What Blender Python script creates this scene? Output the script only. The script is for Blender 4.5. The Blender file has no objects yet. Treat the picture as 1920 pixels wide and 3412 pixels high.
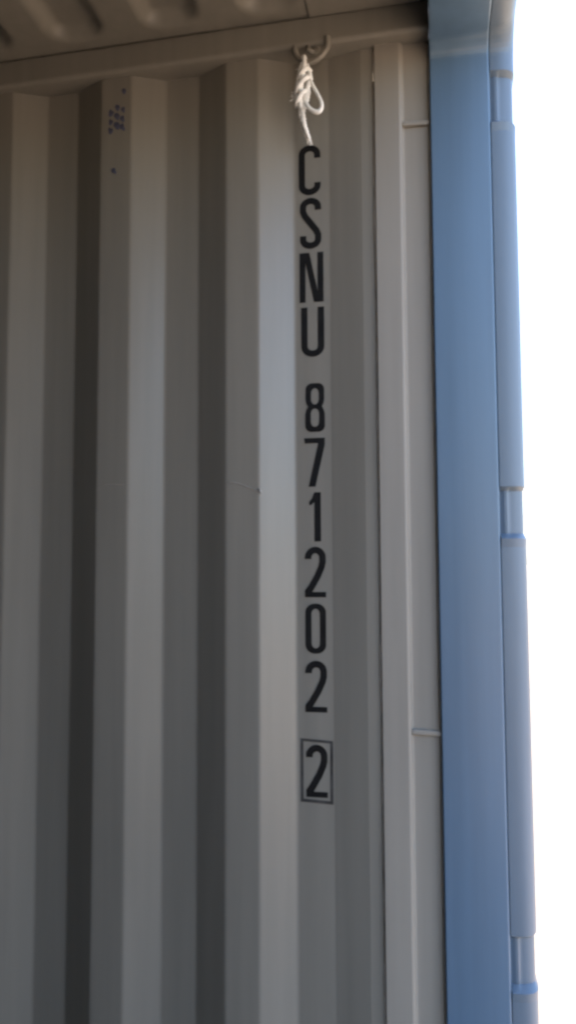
import bpy, bmesh, math, random
from mathutils import Vector, Matrix
random.seed(7)
S = bpy.context.scene
COL = S.collection

# ---------------------------------------------------------------- camera
YAW, PITCH, ROLL = 0.1943, 0.0695, -0.0046
EYE = Vector((0.0, -1.474, 1.55))
fw = Vector((-math.sin(YAW)*math.cos(PITCH), math.cos(YAW)*math.cos(PITCH), math.sin(PITCH)))
rt = Vector((math.cos(YAW), math.sin(YAW), 0)); up = rt.cross(fw)
c_, s_ = math.cos(ROLL), math.sin(ROLL)
r2 = c_*rt + s_*up; u2 = -s_*rt + c_*up
cd = bpy.data.cameras.new('camera'); cam = bpy.data.objects.new('camera', cd); COL.objects.link(cam)
m = Matrix.Identity(4)
for i in range(3):
    m[i][0] = r2[i]; m[i][1] = u2[i]; m[i][2] = -fw[i]; m[i][3] = EYE[i]
cam.matrix_world = m
cd.sensor_fit = 'HORIZONTAL'; cd.sensor_width = 36.0; cd.lens = 2500/1920*36
cd.clip_start = 0.02; cd.clip_end = 3000
S.camera = cam

# ---------------------------------------------------------------- world, sun, exposure
SUN_EL, SUN_AZ = math.radians(46), math.radians(-52)      # azimuth from +Y towards +X
w = bpy.data.worlds.new('World'); S.world = w; w.use_nodes = True
nt = w.node_tree; bg = nt.nodes['Background']
sky = nt.nodes.new('ShaderNodeTexSky'); sky.sky_type = 'NISHITA'; sky.sun_disc = False
sky.sun_elevation = SUN_EL; sky.sun_rotation = SUN_AZ
sky.air_density = 1.0; sky.dust_density = 2.4; sky.ozone_density = 1.0
nt.links.new(sky.outputs[0], bg.inputs[0]); bg.inputs[1].default_value = 0.115
sd = bpy.data.lights.new('sun', 'SUN'); sun = bpy.data.objects.new('sun', sd); COL.objects.link(sun)
sd.energy = 4.0; sd.angle = math.radians(0.5); sd.color = (1, 0.93, 0.82)
sv = Vector((math.sin(SUN_AZ)*math.cos(SUN_EL), math.cos(SUN_AZ)*math.cos(SUN_EL), math.sin(SUN_EL)))
sun.rotation_euler = sv.to_track_quat('Z', 'Y').to_euler()
S.view_settings.view_transform = 'Standard'; S.view_settings.look = 'None'
S.view_settings.gamma = 1.0; S.view_settings.use_curve_mapping = False
S.view_settings.exposure = 3.25
S.cycles.use_denoising = True
S.cycles.max_bounces = 14; S.cycles.diffuse_bounces = 8; S.cycles.glossy_bounces = 6
S.cycles.filter_width = 2.7

# ---------------------------------------------------------------- materials
def mat(name, col, rough=0.4, spec=0.5, var=0.06, vscale=3.0, bump=0.0, bscale=60.0, rvar=0.08, stretch=(1, 1, 1), col2=None, wave=0.0):
    M = bpy.data.materials.new(name); M.use_nodes = True
    n = M.node_tree.nodes; l = M.node_tree.links; b = n['Principled BSDF']
    tc = n.new('ShaderNodeTexCoord'); mp = n.new('ShaderNodeMapping'); mp.inputs['Scale'].default_value = stretch
    l.new(tc.outputs['Object'], mp.inputs['Vector'])
    nz = n.new('ShaderNodeTexNoise'); nz.inputs['Scale'].default_value = vscale; nz.inputs['Detail'].default_value = 6
    l.new(mp.outputs[0], nz.inputs['Vector'])
    rp = n.new('ShaderNodeValToRGB'); rp.color_ramp.elements[0].position = 0.3; rp.color_ramp.elements[1].position = 0.7
    ca = tuple(c*(1-var) for c in col); cb = col2 or tuple(min(1, c*(1+var)) for c in col)
    rp.color_ramp.elements[0].color = (*ca, 1); rp.color_ramp.elements[1].color = (*cb, 1)
    l.new(nz.outputs['Fac'], rp.inputs['Fac']); l.new(rp.outputs[0], b.inputs['Base Color'])
    mr = n.new('ShaderNodeMapRange'); mr.inputs['To Min'].default_value = max(0.05, rough-rvar); mr.inputs['To Max'].default_value = min(1, rough+rvar)
    l.new(nz.outputs['Fac'], mr.inputs['Value']); l.new(mr.outputs[0], b.inputs['Roughness'])
    b.inputs['Specular IOR Level'].default_value = spec
    if bump:
        n2 = n.new('ShaderNodeTexNoise'); n2.inputs['Scale'].default_value = bscale; n2.inputs['Detail'].default_value = 3
        l.new(tc.outputs['Object'], n2.inputs['Vector'])
        bp = n.new('ShaderNodeBump'); bp.inputs['Strength'].default_value = bump; bp.inputs['Distance'].default_value = 0.002
        l.new(n2.outputs['Fac'], bp.inputs['Height']); l.new(bp.outputs[0], b.inputs['Normal'])
    if wave:                                          # slight waviness of pressed sheet and faint run marks
        n3 = n.new('ShaderNodeTexNoise'); n3.inputs['Scale'].default_value = 7; n3.inputs['Detail'].default_value = 1
        m3 = n.new('ShaderNodeMapping'); m3.inputs['Scale'].default_value = (1, 1, .3); l.new(tc.outputs['Object'], m3.inputs['Vector']); l.new(m3.outputs[0], n3.inputs['Vector'])
        b3 = n.new('ShaderNodeBump'); b3.inputs['Strength'].default_value = wave; b3.inputs['Distance'].default_value = 0.004
        l.new(n3.outputs['Fac'], b3.inputs['Height']); l.new(b3.outputs[0], bp.inputs['Normal'])
        n4 = n.new('ShaderNodeTexNoise'); n4.inputs['Scale'].default_value = 38; n4.inputs['Detail'].default_value = 4
        m4 = n.new('ShaderNodeMapping'); m4.inputs['Scale'].default_value = (1, 1, .04); l.new(tc.outputs['Object'], m4.inputs['Vector']); l.new(m4.outputs[0], n4.inputs['Vector'])
        r4 = n.new('ShaderNodeMapRange'); r4.inputs['From Min'].default_value = .35; r4.inputs['From Max'].default_value = .75; r4.inputs['To Min'].default_value = .93; r4.inputs['To Max'].default_value = 1.04
        l.new(n4.outputs['Fac'], r4.inputs['Value'])
        mx = n.new('ShaderNodeVectorMath'); mx.operation = 'SCALE'; l.new(rp.outputs[0], mx.inputs[0]); l.new(r4.outputs[0], mx.inputs['Scale']); l.new(mx.outputs[0], b.inputs['Base Color'])
    return M

GREY = mat('grey_paint', (0.202, 0.186, 0.159), 0.36, 0.5, 0.07, 2.2, 0.05, 45, wave=0.5, stretch=(1, 1, .35))
DOORLIT_GREY = mat('doorlit_grey_paint', (0.250, 0.227, 0.196), 0.6, 0.5, 0.07, 3.0, 0.05, 45, wave=0.35, stretch=(1, 1, .35))  # same wall grey, lightened: brighter light by the door put into the colour
BLUE = mat('blue_paint', (0.082, 0.136, 0.206), 0.38, 0.5, 0.10, 3.0, 0.06, 60, wave=0.35, stretch=(1, 1, .35))
GLAREBLUE = mat('glare_greyed_blue', (0.102, 0.140, 0.188), 0.42, 0.5, 0.10, 4.0, 0.06, 60, wave=0.3, stretch=(1, 1, .3))  # same blue, greyed for flange: veil of sky glare painted into the colour
BLACK = mat('black_stencil_paint', (0.008, 0.0075, 0.0075), 0.65, 0.15, 0.3, 30)
FAINT = mat('thin_black_overspray', (0.045, 0.042, 0.04), 0.6, 0.3, 0.5, 40)
SEAL = mat('grey_sealant', (0.30, 0.265, 0.23), 0.6, 0.3, 0.25, 30, 0.2, 90)
ROPE = mat('white_rope', (0.88, 0.87, 0.85), 0.85, 0.3, 0.12, 90, 0.4, 400)
INK = mat('dark_blue_paint_spots', (0.07, 0.074, 0.115), 0.5, 0.4, 0.4, 60)
SCUFF = mat('scuffed_paint', (0.27, 0.25, 0.225), 0.45, 0.5, 0.1, 80)
PLY = mat('plywood_floor', (0.22, 0.135, 0.07), 0.6, 0.3, 0.25, 6, 0.1, 80, stretch=(.15, 1, 1))
CONC = mat('concrete_ground', (0.245, 0.190, 0.140), 0.9, 0.2, 0.1, 0.6, 0.1, 20)
STEEL = mat('rusty_steel', (0.10, 0.07, 0.05), 0.6, 0.4, 0.4, 40)

# ---------------------------------------------------------------- helpers
def link(name, me, M, parent=None, smooth=False):
    o = bpy.data.objects.new(name, me); COL.objects.link(o)
    if M: me.materials.clear(); me.materials.append(M)
    if parent is not None: o.parent = parent
    if smooth:
        for p in me.polygons: p.use_smooth = True
    return o
def mesh(name, v, f):
    me = bpy.data.meshes.new(name); me.from_pydata(v, [], f); me.update(); return me
def fillet(pts, rad, seg=6):
    """round the inner corners of an open 2-D polyline"""
    out = [Vector(pts[0])]
    for i in range(1, len(pts)-1):
        p = Vector(pts[i]); a = Vector(pts[i-1])-p; b = Vector(pts[i+1])-p
        r = rad[i] if isinstance(rad, (list, tuple)) else rad
        ang = a.angle(b)
        if r <= 0 or ang > math.pi-0.01: out.append(p); continue
        t = min(r/math.tan(ang/2), a.length*0.49, b.length*0.49)
        r_ = t*math.tan(ang/2)
        ctr = p+(a.normalized()+b.normalized()).normalized()*(r_/math.sin(ang/2))
        s = p+a.normalized()*t; e = p+b.normalized()*t
        a0 = math.atan2(s.y-ctr.y, s.x-ctr.x); a1 = math.atan2(e.y-ctr.y, e.x-ctr.x)
        d = (a1-a0+math.pi) % (2*math.pi)-math.pi
        for k in range(seg+1):
            th = a0+d*k/seg; out.append(ctr+Vector((math.cos(th), math.sin(th)))*r_)
    out.append(Vector(pts[-1])); return out
def sweep(name, prof, stations, place):
    """open 2-D profile swept through stations; place(p, s) -> 3-D point"""
    v = []; f = []; n = len(prof)
    for s in stations:
        for p in prof: v.append(place(p, s))
    for j in range(len(stations)-1):
        for i in range(n-1):
            a = j*n+i; f.append((a, a+1, a+n+1, a+n))
    return mesh(name, v, f)
def solidify(o, t, off):
    md = o.modifiers.new('thickness', 'SOLIDIFY'); md.thickness = t; md.offset = off; return o
def box(name, lo, hi, M, parent=None, bev=0.0):
    bm = bmesh.new(); bmesh.ops.create_cube(bm, size=1)
    for q in bm.verts:
        q.co = Vector([lo[i]+(q.co[i]+.5)*(hi[i]-lo[i]) for i in range(3)])
    if bev: bmesh.ops.bevel(bm, geom=bm.edges[:], offset=bev, segments=4, profile=0.5, affect='EDGES')
    me = bpy.data.meshes.new(name); bm.to_mesh(me); bm.free()
    return link(name, me, M, parent)
def tube(pts, rad, seg=12, lobes=0, twist=0.0, lob=0.2, caps=True):
    """tube along points (smoothed by Catmull-Rom); lobes+twist make it a laid rope"""
    P = [Vector(p) for p in pts]; Q = []; R = []
    rr = rad if isinstance(rad, (list, tuple)) else [rad]*len(P)
    for i in range(len(P)-1):
        p0 = P[max(i-1, 0)]; p1 = P[i]; p2 = P[i+1]; p3 = P[min(i+2, len(P)-1)]
        n = max(3, int((p2-p1).length/0.0022)) if len(P) > 2 else 1
        for k in range(n):
            t = k/n
            Q.append(0.5*((2*p1)+(-p0+p2)*t+(2*p0-5*p1+4*p2-p3)*t*t+(-p0+3*p1-3*p2+p3)*t**3)); R.append(rr[i]*(1-t)+rr[i+1]*t)
    Q.append(P[-1]); R.append(rr[-1])
    v = []; f = []; nrm = None; L = 0
    for i, q in enumerate(Q):
        tg = (Q[min(i+1, len(Q)-1)]-Q[max(i-1, 0)]).normalized()
        if nrm is None: nrm = tg.orthogonal().normalized()
        nrm = (nrm-tg*nrm.dot(tg)).normalized(); bn = tg.cross(nrm)
        if i: L += (q-Q[i-1]).length
        for k in range(seg):
            a = 2*math.pi*k/seg
            r = R[i]*(1+(lob*abs(math.cos((a+twist*L)*lobes/2))-lob*.6 if lobes else 0))
            v.append(q+(nrm*math.cos(a)+bn*math.sin(a))*r)
    for i in range(len(Q)-1):
        for k in range(seg):
            k2 = (k+1) % seg; f.append((i*seg+k, i*seg+k2, (i+1)*seg+k2, (i+1)*seg+k))
    if caps:
        f.append(tuple(range(seg-1, -1, -1))); b = (len(Q)-1)*seg; f.append(tuple(range(b, b+seg)))
    return v, f
def merge(parts):
    V = []; F = []
    for v, f in parts:
        o = len(V); V += v; F += [tuple(i+o for i in q) for q in f]
    return V, F
def struct(o): o['kind'] = 'structure'; return o

# ---------------------------------------------------------------- ground
GZ = -0.17
struct(link('ground', mesh('ground', [(-900, -900, GZ), (900, -900, GZ), (900, 900, GZ), (-900, 900, GZ)], [(0, 1, 2, 3)]), CONC))

# ---------------------------------------------------------------- the container
BOX = bpy.data.objects.new('shipping_container', None); COL.objects.link(BOX); BOX.location = (0, 0, 0)
BOX['label'] = 'shipping container with grey corrugated inside walls and a blue door post'
BOX['category'] = 'shipping container'
WID = 2.33; XE = -11.9; RAILZ = 2.592; DEP = 0.031

# corrugated side walls -------------------------------------------------
PX0, SL, FA = -0.8984, 0.0684, 0.0727        # phase, slope width, outer flat
def wall_profile(x_lo, x_hi):
    pts = []
    k = 0
    while PX0+k*0.278 > x_lo: k -= 1
    pts.append((PX0+k*.278-.02, -DEP))
    while True:
        b = PX0+k*0.278
        for x, y in ((b, -DEP), (b+SL, 0), (b+SL+FA, 0), (b+2*SL+FA, -DEP)):
            pts.append((x, y))
            if x > x_hi: break
        if b+2*SL+FA > x_hi-0.09: break
        k += 1
    pts[-1] = (pts[-1][0], -.015); pts.append((x_hi, -.015)); return pts
wp = fillet(wall_profile(XE+.3, -0.1085), 0.022, 5)
near = solidify(link('corrugated_wall', sweep('wall', wp, [-.02, 2.63], lambda p, s: (p.x, p.y, s)), GREY, BOX), 0.002, -1)
near['label'] = 'grey corrugated steel wall with black stencilled number'
wp2 = fillet(wall_profile(XE+.3, -0.1085), 0.012, 2)
solidify(link('corrugated_wall', sweep('wall', wp2, [-.02, 2.63], lambda p, s: (p.x, -WID-p.y, s)), GREY, BOX), 0.002, 1)
# closed far end
ep = []
y = -WID
while y < -0.05:
    ep += [(y, 0), (y+.10, 0), (y+.13, .04), (y+.23, .04)]; y += .26
ep = [(min(a, 0), b) for a, b in ep]; ep.append((0, 0))
solidify(link('end_wall', sweep('end_wall', ep, [-.02, 2.63], lambda p, s: (XE+.25+p[1], p[0], s)), GREY, BOX), 0.002, 1)

# top side rails (square tube with rounded corners) ----------------------
def rail_mesh(sgn):
    sec = [(-.02, .0), (.05, 0), (.05, .062), (-.02, .062)]
    loop = fillet([(.02, .0)]+sec[1:]+[sec[0], (.02, 0)], 0.009, 5)
    return sweep('rail', [(p.x, p.y) for p in loop], [XE, 0.0040],
                 lambda p, s: (s, (-p[0] if sgn > 0 else -WID+p[0]), RAILZ+p[1]))
link('top_rail', rail_mesh(1), GREY, BOX)
link('top_rail', rail_mesh(-1), GREY, BOX)
# bottom rails
for yy in (-.05, -WID-.09): box('bottom_rail', (XE, yy+.0, -.16), (0.0, yy+.14, -.021), GREY, BOX)

# roof sheet with pressed transverse hollows -----------------------------
ROOFZ = 2.6545
def smooth(t): t = max(0., min(1., t)); return t*t*(3-2*t)
def hollow(x, y):
    """height of the pressing: rounded-rectangle hollows, pitch 0.2055"""
    if x > -0.235: return 0
    u = ((x+0.777) % 0.2055)-0.062
    hx, hy, rc = 0.068, WID/2-0.068, 0.05
    qx = abs(u)-hx+rc; qy = abs(y+WID/2)-hy+rc
    dd = math.hypot(max(qx, 0), max(qy, 0))+min(max(qx, qy), 0)-rc
    return 0.019*smooth(-dd/0.036)
xs = []
x = -0.232
while x > XE+.25: xs.append(x); x -= 0.0068 if x > -2.5 else 0.0205
xs.append(XE+.25); xs.reverse()
ys = [-.02]+[-.045-.004*i for i in range(30)]; y = -.17
while y > -WID+.17: ys.append(y); y -= .1
ys += [-WID+.17-.006*i for i in range(21)]+[-WID+.02]
v = [(a, b, ROOFZ+hollow(a, b)) for b in ys for a in xs]; n = len(xs)
f = [(j*n+i, j*n+i+1, (j+1)*n+i+1, (j+1)*n+i) for j in range(len(ys)-1) for i in range(n-1)]
roof = link('roof_sheet', mesh('roof_sheet', v, f), GREY, BOX, True)
box('roof_end_plate', (-0.2315, -WID+.03, ROOFZ-.0035), (0.004, -.03, ROOFZ+.006), GREY, BOX)
box('roof_cover', (XE+.2, -WID, 2.69), (0.02, 0, 2.70), BLUE, BOX)

# floor -------------------------------------------------------------------
fl = bpy.data.objects.new('floor', None); COL.objects.link(fl); fl.parent = BOX
pm = None
for i in range(10):
    if pm is None:
        o = box('plywood_panel', (-1.175, -WID+.04, -.028), (-.005, -.04, 0), PLY, fl, .002); pm = o.data
    else:
        o = bpy.data.objects.new('plywood_panel', pm); COL.objects.link(o); o.parent = fl
    o.location.x = -0.02-1.18*i
box('door_sill', (0.0, -WID, -.16), (0.15, 0.0, -.012), BLUE, BOX, .006)

# inner door post: grey channel, recess ----------------------------------
ip = fillet([(-.1055, .02), (-.1055, -.0225), (-.0525, -.0225), (-.0485, -.0120), (.03, -.0120), (.03, .02)],
            [0, .0022, .011, .004, .001, 0], 8)
post_in = link('inner_post', sweep('inner_post', ip, [-.02, 2.6], lambda p, s: (p.x, p.y, s)), DOORLIT_GREY, BOX)
post_in['label'] = 'grey inner channel of the door post'
link('inner_post', sweep('inner_post', ip, [-.02, 2.6], lambda p, s: (p.x, -WID-p.y, s)), GREY, BOX)

pts = [(.0030+random.uniform(-.0004, .0004), -.0135+random.uniform(-.0005, .0005), -.02+.05*k) for k in range(53)]
tv = tube(pts, [random.uniform(.0028, .0036) for _ in pts], 8)
link('weld_bead', mesh('weld_bead', *tv), DOORLIT_GREY, BOX, True)
# lashing bars across the recess
for z, x1 in ((2.4235, 0.0015), (1.2345, 0.0055)):
    o = box('lashing_bar', (-.0505, -.0200, z-.0052), (x1, -.0115, z+.0052), DOORLIT_GREY, BOX, .0030)
    o.rotation_euler = (0, math.radians(2.2), 0); o.location = (z*-math.sin(math.radians(2.2)), 0, -.0008)
    for xe in (-.0500, x1-.0015):                     # small weld blobs where the bar meets the post
        tv = tube([(xe-.0016, -.0135, z+.0050), (xe, -.0165, z-.001), (xe+.0012, -.0135, z-.0062)], [.0018, .0030, .0020], 8)
        link('weld_blob', mesh('weld_blob', *tv), DOORLIT_GREY, o, True).matrix_parent_inverse = o.matrix_basis.inverted()

# outer door post: blue plate and a rounded outer flange with hinge pockets
PLATE_Y = -0.0275
def post_profile(ins, ribs):
    """flange cross-section; ins = how far the pocket is sunk (m)"""
    bow = [(.010+.1085*k/12, PLATE_Y+.0045*max(0, (k-3)/9)**2) for k in range(13)]
    pl = fillet([(.0042, .02), (.0042, PLATE_Y)]+bow+[(.1200, -.010)], [0, .004]+[0]*12+[.006, 0], 6)
    fl_ = []
    N = 22
    for k in range(N+1):
        t = k/N
        # superellipse quarter: flat face that rolls away to the outside
        th = t*math.pi/2
        ex = math.sin(th)**0.66; ey = math.cos(th)**0.66
        x = .1205+(.0495-ins*0.65)*ex
        y = .026-(.046-ins*2.4)*ey
        if ribs and t < .36:
            y -= ribs*math.exp(-((x-.131)/.0045)**2)
        fl_.append(Vector((x, y)))
    fl_.append(Vector((.1700-ins*.65, .055)))
    return pl+fl_
def pocket(z, zt, zb):
    """(inset, rib) along the height: sharp-ish top, sloped bottom with a raised lip"""
    D = .0055
    if z > zt+.008 or z < zb-.03: return 0, 0
    if z > zt: t = (z-zt)/.008; return D*(1-t), .0045*(1-t)
    if z > zb: return D, .0045
    t = (zb-z)
    if t < .010: q = t/.010; return D*(1-q)-.0012*q, .0045*(1-q)
    return -.0012*max(0, 1-(t-.010)/.016), 0
PK = [(2.502, 2.4135), (1.686, 1.606), (0.872, 0.792)]
HZ = 2.5685; BR = .030
zs = {-.02, HZ-BR}
for zt, zb in PK:
    for d in (.0081, .008, .004, 0, -.004): zs.add(zt+d)
    for d in (.003, 0, -.003, -.006, -.010, -.013, -.017, -.021, -.026, -.0301): zs.add(zb+d)
z = 0
while z < HZ-BR: zs.add(round(z, 3)); z += .06
zs = sorted(zs)
def post_mesh(sgn):
    v = []; n = 0
    for z in zs:
        ins = rb = 0
        for zt, zb in PK:
            a, b = pocket(z, zt, zb)
            if a or b: ins, rb = a, b
        pr = post_profile(ins, rb); n = len(pr)
        v += [(p.x, p.y if sgn > 0 else -WID-p.y, z) for p in pr]
    f = []
    for j in range(len(zs)-1):
        for i in range(n-1):
            a = j*n+i; f.append((a, a+1, a+n+1, a+n))
    me = mesh('outer_post', v, f); me.materials.append(BLUE); me.materials.append(GLAREBLUE)
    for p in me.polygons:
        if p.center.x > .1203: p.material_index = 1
    return me
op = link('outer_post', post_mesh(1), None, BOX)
op['label'] = 'blue outer door post with rounded flange and hinge pockets'
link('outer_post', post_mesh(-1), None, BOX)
# closed left-hand leaf of the rear doors
lf = box('door_leaf', (0.078, -WID+.03, .02), (0.128, -1.17, 2.56), BLUE, BOX, .004)
box('door_lining', (0.072, -WID+.06, .06), (0.0765, -1.23, 2.50), GREY, lf, .001)
box('door_gasket', (0.085, -1.169, .02), (0.120, -1.158, 2.56), BLACK, lf, .003)
# door header, same section turned overhead
hp = post_profile(0, 0); hp[0] = Vector((.0042, .075))
def bend(p, s):
    d = p.y-PLATE_Y
    if s <= 1:                                        # rounded corner from post to header
        th = s*math.pi/2
        return (p.x, PLATE_Y-BR+(BR+d)*math.cos(th), HZ-BR+(BR+d)*math.sin(th))
    return (p.x, PLATE_Y-BR-(s-1), HZ+d)
hm = sweep('door_header', hp, [k/8 for k in range(9)]+[1.05, 1.3, 2, 3, WID+.9], bend)
hm.materials.append(BLUE); hm.materials.append(GLAREBLUE)
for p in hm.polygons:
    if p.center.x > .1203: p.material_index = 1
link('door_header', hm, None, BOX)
box('header_top', (0.004, -WID, 2.66), (0.172, 0.06, 2.72), BLUE, BOX)

# seam between wall sheet and post: wavy bead of sealant
pts = []; rd = []
z = 0.0
while z < 2.59:
    pts.append((-.1070+random.uniform(-.0005, .0005), -.0140+random.uniform(-.0010, .0008), z)); rd.append(random.uniform(.0026, .0033)); z += .07
tv = tube(pts, rd, 8)
box('seam_backing', (-.112, -.010, -.02), (-.102, -.004, 2.6), SEAL, BOX)
link('sealant_bead', mesh('sealant_bead', *tv), SEAL, BOX, True)
for z, dx in ((2.329, .0018), (1.80, .002), (1.62, .0012), (1.04, .0018)):
    tv = tube([(-.1066+dx*.3, -.0165, z+.006), (-.1066+dx, -.0180, z), (-.1066+dx*.6, -.0170, z-.007)], [.0008, .0014, .0006], 8)
    link('sealant_fleck', mesh('sealant_fleck', *tv), GREY, BOX, True)

# lashing ring welded under the top rail ---------------------------------
ring = []
cx, cz, rr = -.2285, 2.5925, .0335
for k in range(15):
    a = math.pi*(1.02+0.93*k/14)
    ring.append((cx+rr*math.cos(a), -.046+.004*math.sin(a*2), cz+rr*1.02*math.sin(a)))
ring = [(cx-rr*.98, -.040, cz+.016)]+ring+[(cx+rr*.99, -.050, cz+.012)]
tv = tube(ring, .0058, 14)
lr = link('lashing_ring', mesh('lashing_ring', *tv), GREY, BOX, True)
tv = tube([(-.236, -.040, 2.597), (-.234, -.047, 2.584), (-.226, -.044, 2.579), (-.219, -.037, 2.587), (-.217, -.036, 2.597)], .0055, 12)
link('ring_clip', mesh('ring_clip', *tv), GREY, lr, True)

# ---------------------------------------------------------------- stencilled number
def arc(cx, cy, rx, ry, a0, a1, n=10):
    return [(cx+rx*math.cos(math.radians(a0+(a1-a0)*k/n)), cy+ry*math.sin(math.radians(a0+(a1-a0)*k/n))) for k in range(n+1)]
def rrect(x0, y0, x1, y1, rx, ry, n=8):
    return (arc(x1-rx, y1-ry, rx, ry, 0, 90, n)+arc(x0+rx, y1-ry, rx, ry, 90, 180, n)
            + arc(x0+rx, y0+ry, rx, ry, 180, 270, n)+arc(x1-rx, y0+ry, rx, ry, 270, 360, n))
def stroke(pl, t):
    """outline of a thick centre line with mitred corners"""
    P = [Vector(p) for p in pl]; L = []; R = []
    for i, p in enumerate(P):
        a = (p-P[i-1]).normalized() if i else None
        b = (P[i+1]-p).normalized() if i < len(P)-1 else None
        d = ((a or b)+(b or a)).normalized(); nn = Vector((-d.y, d.x))
        k = 1.0
        if a and b:
            c = max(.35, nn.dot(Vector((-a.y, a.x)))); k = 1/c
        L.append(p+nn*t/2*k); R.append(p-nn*t/2*k)
    return [tuple(q) for q in L]+[tuple(q) for q in reversed(R)]
def glyph(ch, w, h):
    t = .0130; e = t/2; q = .0105
    if ch == 'C':
        return [stroke([(w-e, h*.74)]+[(w-e, h*.80)]+arc(w/2, h-.019, w/2-e, .019-q/2, 0, 180)+arc(w/2, .019, w/2-e, .019-q/2, 180, 360)+[(w-e, h*.24)], t)]
    if ch == 'S':
        top = [(w-e, h*.76), (w-e, h*.80)]+arc(w/2, h-.018, w/2-e, .018-q/2, 0, 180)
        bot = arc(w/2, .018, w/2-e, .018-q/2, 0, -180)
        return [stroke(top+[(e, h*.74), (e+.0035, h*.655), (w*.5, h*.50), (w-e-.0035, h*.345), (w-e, h*.26)]+bot+[(e, h*.25)], t)]
    if ch == 'N':
        return [[(0, 0), (t*.92, 0), (t*.92, h*.80), (w-t*1.5, 0), (w, 0), (w, h), (w-t*.92, h), (w-t*.92, h*.21), (t*1.55, h), (0, h)]]
    if ch == 'U':
        return [stroke([(e, h)]+arc(w/2, .020, w/2-e, .020-q/2, 180, 360)+[(w-e, h)], t)]
    if ch == '0':
        return [rrect(0, 0, w, h, w*.46, .017), rrect(t*.93, q, w-t*.93, h-q, w*.2, .010)]
    if ch == '8':
        m_ = h*.52
        r = .013
        outer = arc(w-r-.001, h-r, r, r, 0, 90)+arc(r+.001, h-r, r, r, 90, 180)+[(.001, m_+.014), (.003, m_+.005), (.006, m_)]+[(.0025, m_-.006), (0, m_-.015)] \
            + arc(r, r, r, r, 180, 270)+arc(w-r, r, r, r, 270, 360)+[(w, m_-.015), (w-.0025, m_-.006), (w-.006, m_), (w-.003, m_+.005), (w-.001, m_+.014)]
        return [outer, rrect(t*.92, m_+q*.42, w-t*.92, h-q, .0075, .011), rrect(t*.88, q, w-t*.88, m_-q*.42, .0078, .011)]
    if ch == '7':
        return [[(0, h), (w, h), (w, h*.86), (w*.53, 0), (w*.53-t*1.06, 0), (w-t*1.15, h*.83), (w-t*1.05, h-q*1.02), (.001, h-q*1.02)]]
    if ch == '1':
        return [[(w-t, 0), (w, 0), (w, h), (w-t*1.0, h), (w*.24, h*.875), (0, h*.80), (w*.05, h*.735), (w*.2, h*.745), (w-t*1.0, h*.80)]]
    if ch == '2':
        a = arc(w/2, h-.020, w/2-e, .020-q/2, 180, 0)
        body = stroke([(e, h*.765)]+a+[(w-e, h*.70), (w-e-.0025, h*.60), (w*.60, h*.42), (w*.30, h*.20), (e+.0008, q*1.15), (e+.0005, q*.6)], t)
        n2 = len(body)//2
        left, right = body[:n2], body[n2:]
        # close with the foot bar
        left = left[:-2]; right = right[2:]
        # left list is the side on the right of travel or not: pick by x at the diagonal
        if left[-1][0] > right[0][0]: inner, outer_ = left, right; out = inner+[(e+t*.62, q), (w, q), (w, 0), (0, 0), (0, q*1.3)]+outer_
        else: inner, outer_ = right, left; out = outer_+[(0, q*1.3), (0, 0), (w, 0), (w, q), (e+t*.62, q)]+inner
        return [out]
def flat_mesh(name, loops):
    cu = bpy.data.curves.new(name, 'CURVE'); cu.dimensions = '2D'; cu.fill_mode = 'BOTH'; cu.extrude = .0002
    for lp in loops:
        sp = cu.splines.new('POLY'); sp.points.add(len(lp)-1); sp.use_cyclic_u = True
        for k, (x, y) in enumerate(lp): sp.points[k].co = (x, y, 0, 1)
    o = bpy.data.objects.new(name, cu); COL.objects.link(o)
    dg = bpy.context.evaluated_depsgraph_get(); dg.update()
    me = bpy.data.meshes.new_from_object(o.evaluated_get(dg))
    bpy.data.objects.remove(o); return me
ROT = Matrix.Rotation(math.radians(90), 4, 'X')
def put(name, loops, x, z, M, y=-.0006):
    o = link(name, flat_mesh(name, loops), M, near)
    o.matrix_world = Matrix.Translation((x, y, z)) @ ROT
    return o
NUM = [('C', -.2640, 2.3065, .0455, .1035), ('S', -.2620, 2.1935, .0440, .1045), ('N', -.2632, 2.0805, .0490, .1035), ('U', -.2607, 1.9690, .0472, .1010),
       ('8', -.2536, 1.8145, .0400, .0990), ('7', -.2558, 1.7043, .0418, .0980), ('1', -.2470, 1.5950, .0238, .0980), ('2', -.2560, 1.4848, .0420, .0985),
       ('0', -.2557, 1.3747, .0411, .0977), ('2', -.2565, 1.2614, .0430, .0983), ('2', -.2560, 1.0990, .0422, .0990)]
for ch, x, z, w_, h_ in NUM:
    put('stencil_letter' if ch.isalpha() else 'stencil_digit', glyph(ch, w_, h_), x, z, BLACK)
put('stencil_frame', [[(0, .0015), (.0638, -.001), (.0640, .1185), (.0625, .1195), (0, .1225)], [(.0056, .0075), (.0056, .1172), (.0586, .1145), (.0584, .0052)]], -.2668, 1.0880, FAINT)

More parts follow.
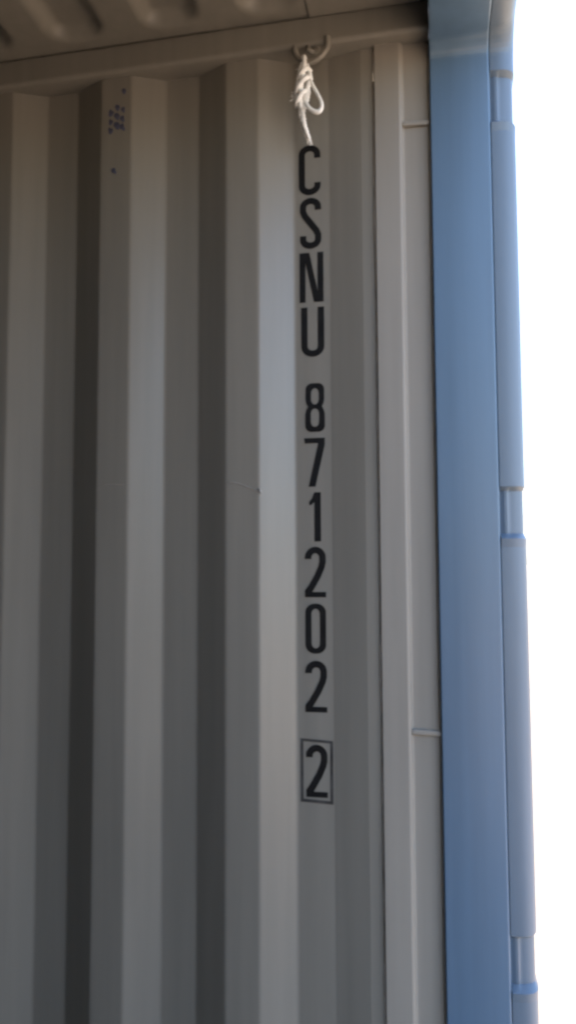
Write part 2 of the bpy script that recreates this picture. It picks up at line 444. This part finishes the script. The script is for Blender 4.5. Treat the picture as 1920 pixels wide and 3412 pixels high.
# paint spots and wear on the wall ---------------------------------------
def blob(seed):
    rnd = random.Random(seed); n = 14; lp = []
    for k in range(n):
        a = 2*math.pi*k/n; r = .0055*(.75+.5*rnd.random()); lp.append((r*math.cos(a)*.8, r*math.sin(a)*1.25))
    return flat_mesh('paint_spot', [lp])
bl = [blob(i) for i in range(3)]
spots = [(-.652, 2.525, 1.1, .3), (-.6385, 2.5185, 1.0, .2), (-.6665, 2.514, 1.2, -.1), (-.653, 2.506, 1.25, .5), (-.640, 2.4985, 1.15, .3), (-.6665, 2.494, 1.0, 0),
         (-.653, 2.4855, 1.35, .5), (-.640, 2.480, 1.25, .5), (-.667, 2.475, 1.15, .2), (-.6375, 2.560, 1.0, .3), (-.658, 2.3855, 1.1, .6)]
for i, (x, z, sc, an) in enumerate(spots):
    o = bpy.data.objects.new('paint_spot', bl[i % 3]); COL.objects.link(o); o.parent = near
    if i < 3: bl[i].materials.append(INK)
    o.matrix_world = Matrix.Translation((x, -DEP-.0006, z)) @ ROT @ Matrix.Rotation(an, 4, 'Z') @ Matrix.Scale(sc, 4)
tv = tube([(-.3425, -DEP-.0002, 1.700), (-.3405, -DEP-.0008, 1.696), (-.3388, -DEP, 1.690)], [.0012, .0026, .001], 8)
link('weld_spatter', mesh('weld_spatter', *tv), SCUFF, near, True)

for pl_ in ([(-.404, 1.7135), (-.392, 1.7125), (-.375, 1.7075), (-.358, 1.700), (-.345, 1.6955)], [(-.672, 1.7160), (-.650, 1.7155), (-.628, 1.7150)]):
    tv = tube([(x, -DEP-.0001, z) for x, z in pl_], [.0004]+[.0009]*(len(pl_)-2)+[.0004], 6)
    link('scratch', mesh('scratch', *tv), SCUFF, near, True)

# ---------------------------------------------------------------- the cord tied to the ring
CORD = bpy.data.objects.new('knotted_cord', None); COL.objects.link(CORD); CORD.location = (0, 0, 0)
CORD['label'] = 'white knotted cord hanging from the ring above the number'
CORD['category'] = 'cord'
def rp(zx, zy, y=-.048): return (-.2412+(zx-590)*1.238e-4, y, 2.5551-(zy-740)*1.355e-4)
def rope(paths, rad):
    return merge([tube([rp(*p) for p in pa], rad if not isinstance(rad, list) else rad[i], 24, 3, 520, .42) for i, pa in enumerate(paths)])
kn = rope([
    [(640, 900, -.050), (600, 800, -.052), (580, 700, -.054), (575, 640, -.048), (585, 690, -.040), (600, 800, -.042), (640, 900, -.043)],
    [(560, 770, -.054), (520, 900, -.056), (485, 1060, -.056), (460, 1200, -.055), (470, 1350, -.054), (530, 1480, -.052)],
    [(590, 790, -.057), (570, 950, -.061), (545, 1120, -.062), (520, 1280, -.061), (520, 1400, -.058), (545, 1490, -.053)],
    [(620, 800, -.054), (665, 920, -.056), (680, 1050, -.057), (645, 1180, -.060), (610, 1320, -.058), (560, 1460, -.053)],
    [(600, 850, -.049), (620, 1000, -.050), (640, 1150, -.050), (630, 1270, -.050), (590, 1390, -.050), (550, 1480, -.050)],
    [(690, 1010, -.052), (640, 1050, -.066), (560, 1120, -.069), (480, 1190, -.064), (445, 1240, -.052), (500, 1280, -.042)],
    [(650, 1200, -.052), (590, 1260, -.066), (520, 1330, -.067), (465, 1380, -.060), (455, 1400, -.050)],
    [(680, 880, -.050), (620, 900, -.063), (550, 960, -.065), (495, 1020, -.058)],
], [.0044, .0048, .0048, .0048, .0044, .0043, .0042, .0042])
link('knot', mesh('knot', *kn), ROPE, CORD, True)
lv = tube([rp(*p) for p in [(640, 960, -.056), (690, 1060, -.060), (745, 1180, -.060), (810, 1300, -.060), (862, 1420, -.060), (868, 1510, -.060), (820, 1566, -.060), (745, 1550, -.060), (660, 1480, -.060), (612, 1390, -.059), (590, 1290, -.057), (590, 1200, -.054)]],
          [.0030, .0031, .0032, .0034, .0038, .0044, .0047, .0045, .0040, .0038, .0036, .0036], 14)
link('loop', mesh('loop', *lv), ROPE, CORD, True)
tl = merge([tube([rp(*p) for p in [(515, 1440, -.052), (515, 1540, -.049), (555, 1680, -.043), (580, 1770, -.036), (605, 1835, -.030)]], [.0050, .0045, .0045, .0040, .0026], 24, 3, 520, .42),
            tube([rp(*p) for p in [(545, 1440, -.054), (560, 1560, -.052), (570, 1680, -.047), (602, 1770, -.040), (628, 1840, -.034)]], [.0044, .0040, .0044, .0038, .0022], 24, 3, 520, .42)])
link('tail', mesh('tail', *tl), ROPE, CORD, True)
fz = []
rnd = random.Random(3)
for k in range(26):
    a = rnd.uniform(-.9, .6); L = rnd.uniform(40, 95)
    x0, y0 = 450+rnd.uniform(-20, 10), 1240+rnd.uniform(-30, 60)
    fz.append(tube([rp(x0, y0, -.052), rp(x0-L*.6*math.cos(a), y0+L*.5*math.sin(a), -.053), rp(x0-L*math.cos(a)-5, y0+L*math.sin(a)+rnd.uniform(-5, 22), -.053+rnd.uniform(-.003, .003))], [.0009, .0008, .0004], 5))
link('frayed_tuft', mesh('frayed_tuft', *merge(fz)), ROPE, CORD, True)['kind'] = 'stuff'
fz = []
for k in range(30):
    x0, y0 = 612+rnd.uniform(-20, 24), 1800+rnd.uniform(-40, 20)
    fz.append(tube([rp(x0, y0, -.034), rp(x0+rnd.uniform(0, 22), y0+45, -.030), rp(x0+rnd.uniform(-8, 46), y0+rnd.uniform(70, 105), -.026+rnd.uniform(-.003, .003))], [.0009, .0008, .0004], 5))
for k in range(60):                                   # loose fibres along the knot
    x0, y0 = rnd.uniform(470, 650), rnd.uniform(850, 1700)
    if y0 > 1450: x0 = rnd.uniform(500, 590)
    d = rnd.choice((-1, 1)); L = rnd.uniform(15, 50)
    fz.append(tube([rp(x0, y0, -.060), rp(x0+d*L*.7, y0+rnd.uniform(0, 25), -.063), rp(x0+d*L*1.3, y0+rnd.uniform(10, 50), -.060)], [.0005, .0005, .0003], 4))
link('frayed_end', mesh('frayed_end', *merge(fz)), ROPE, CORD, True)['kind'] = 'stuff'
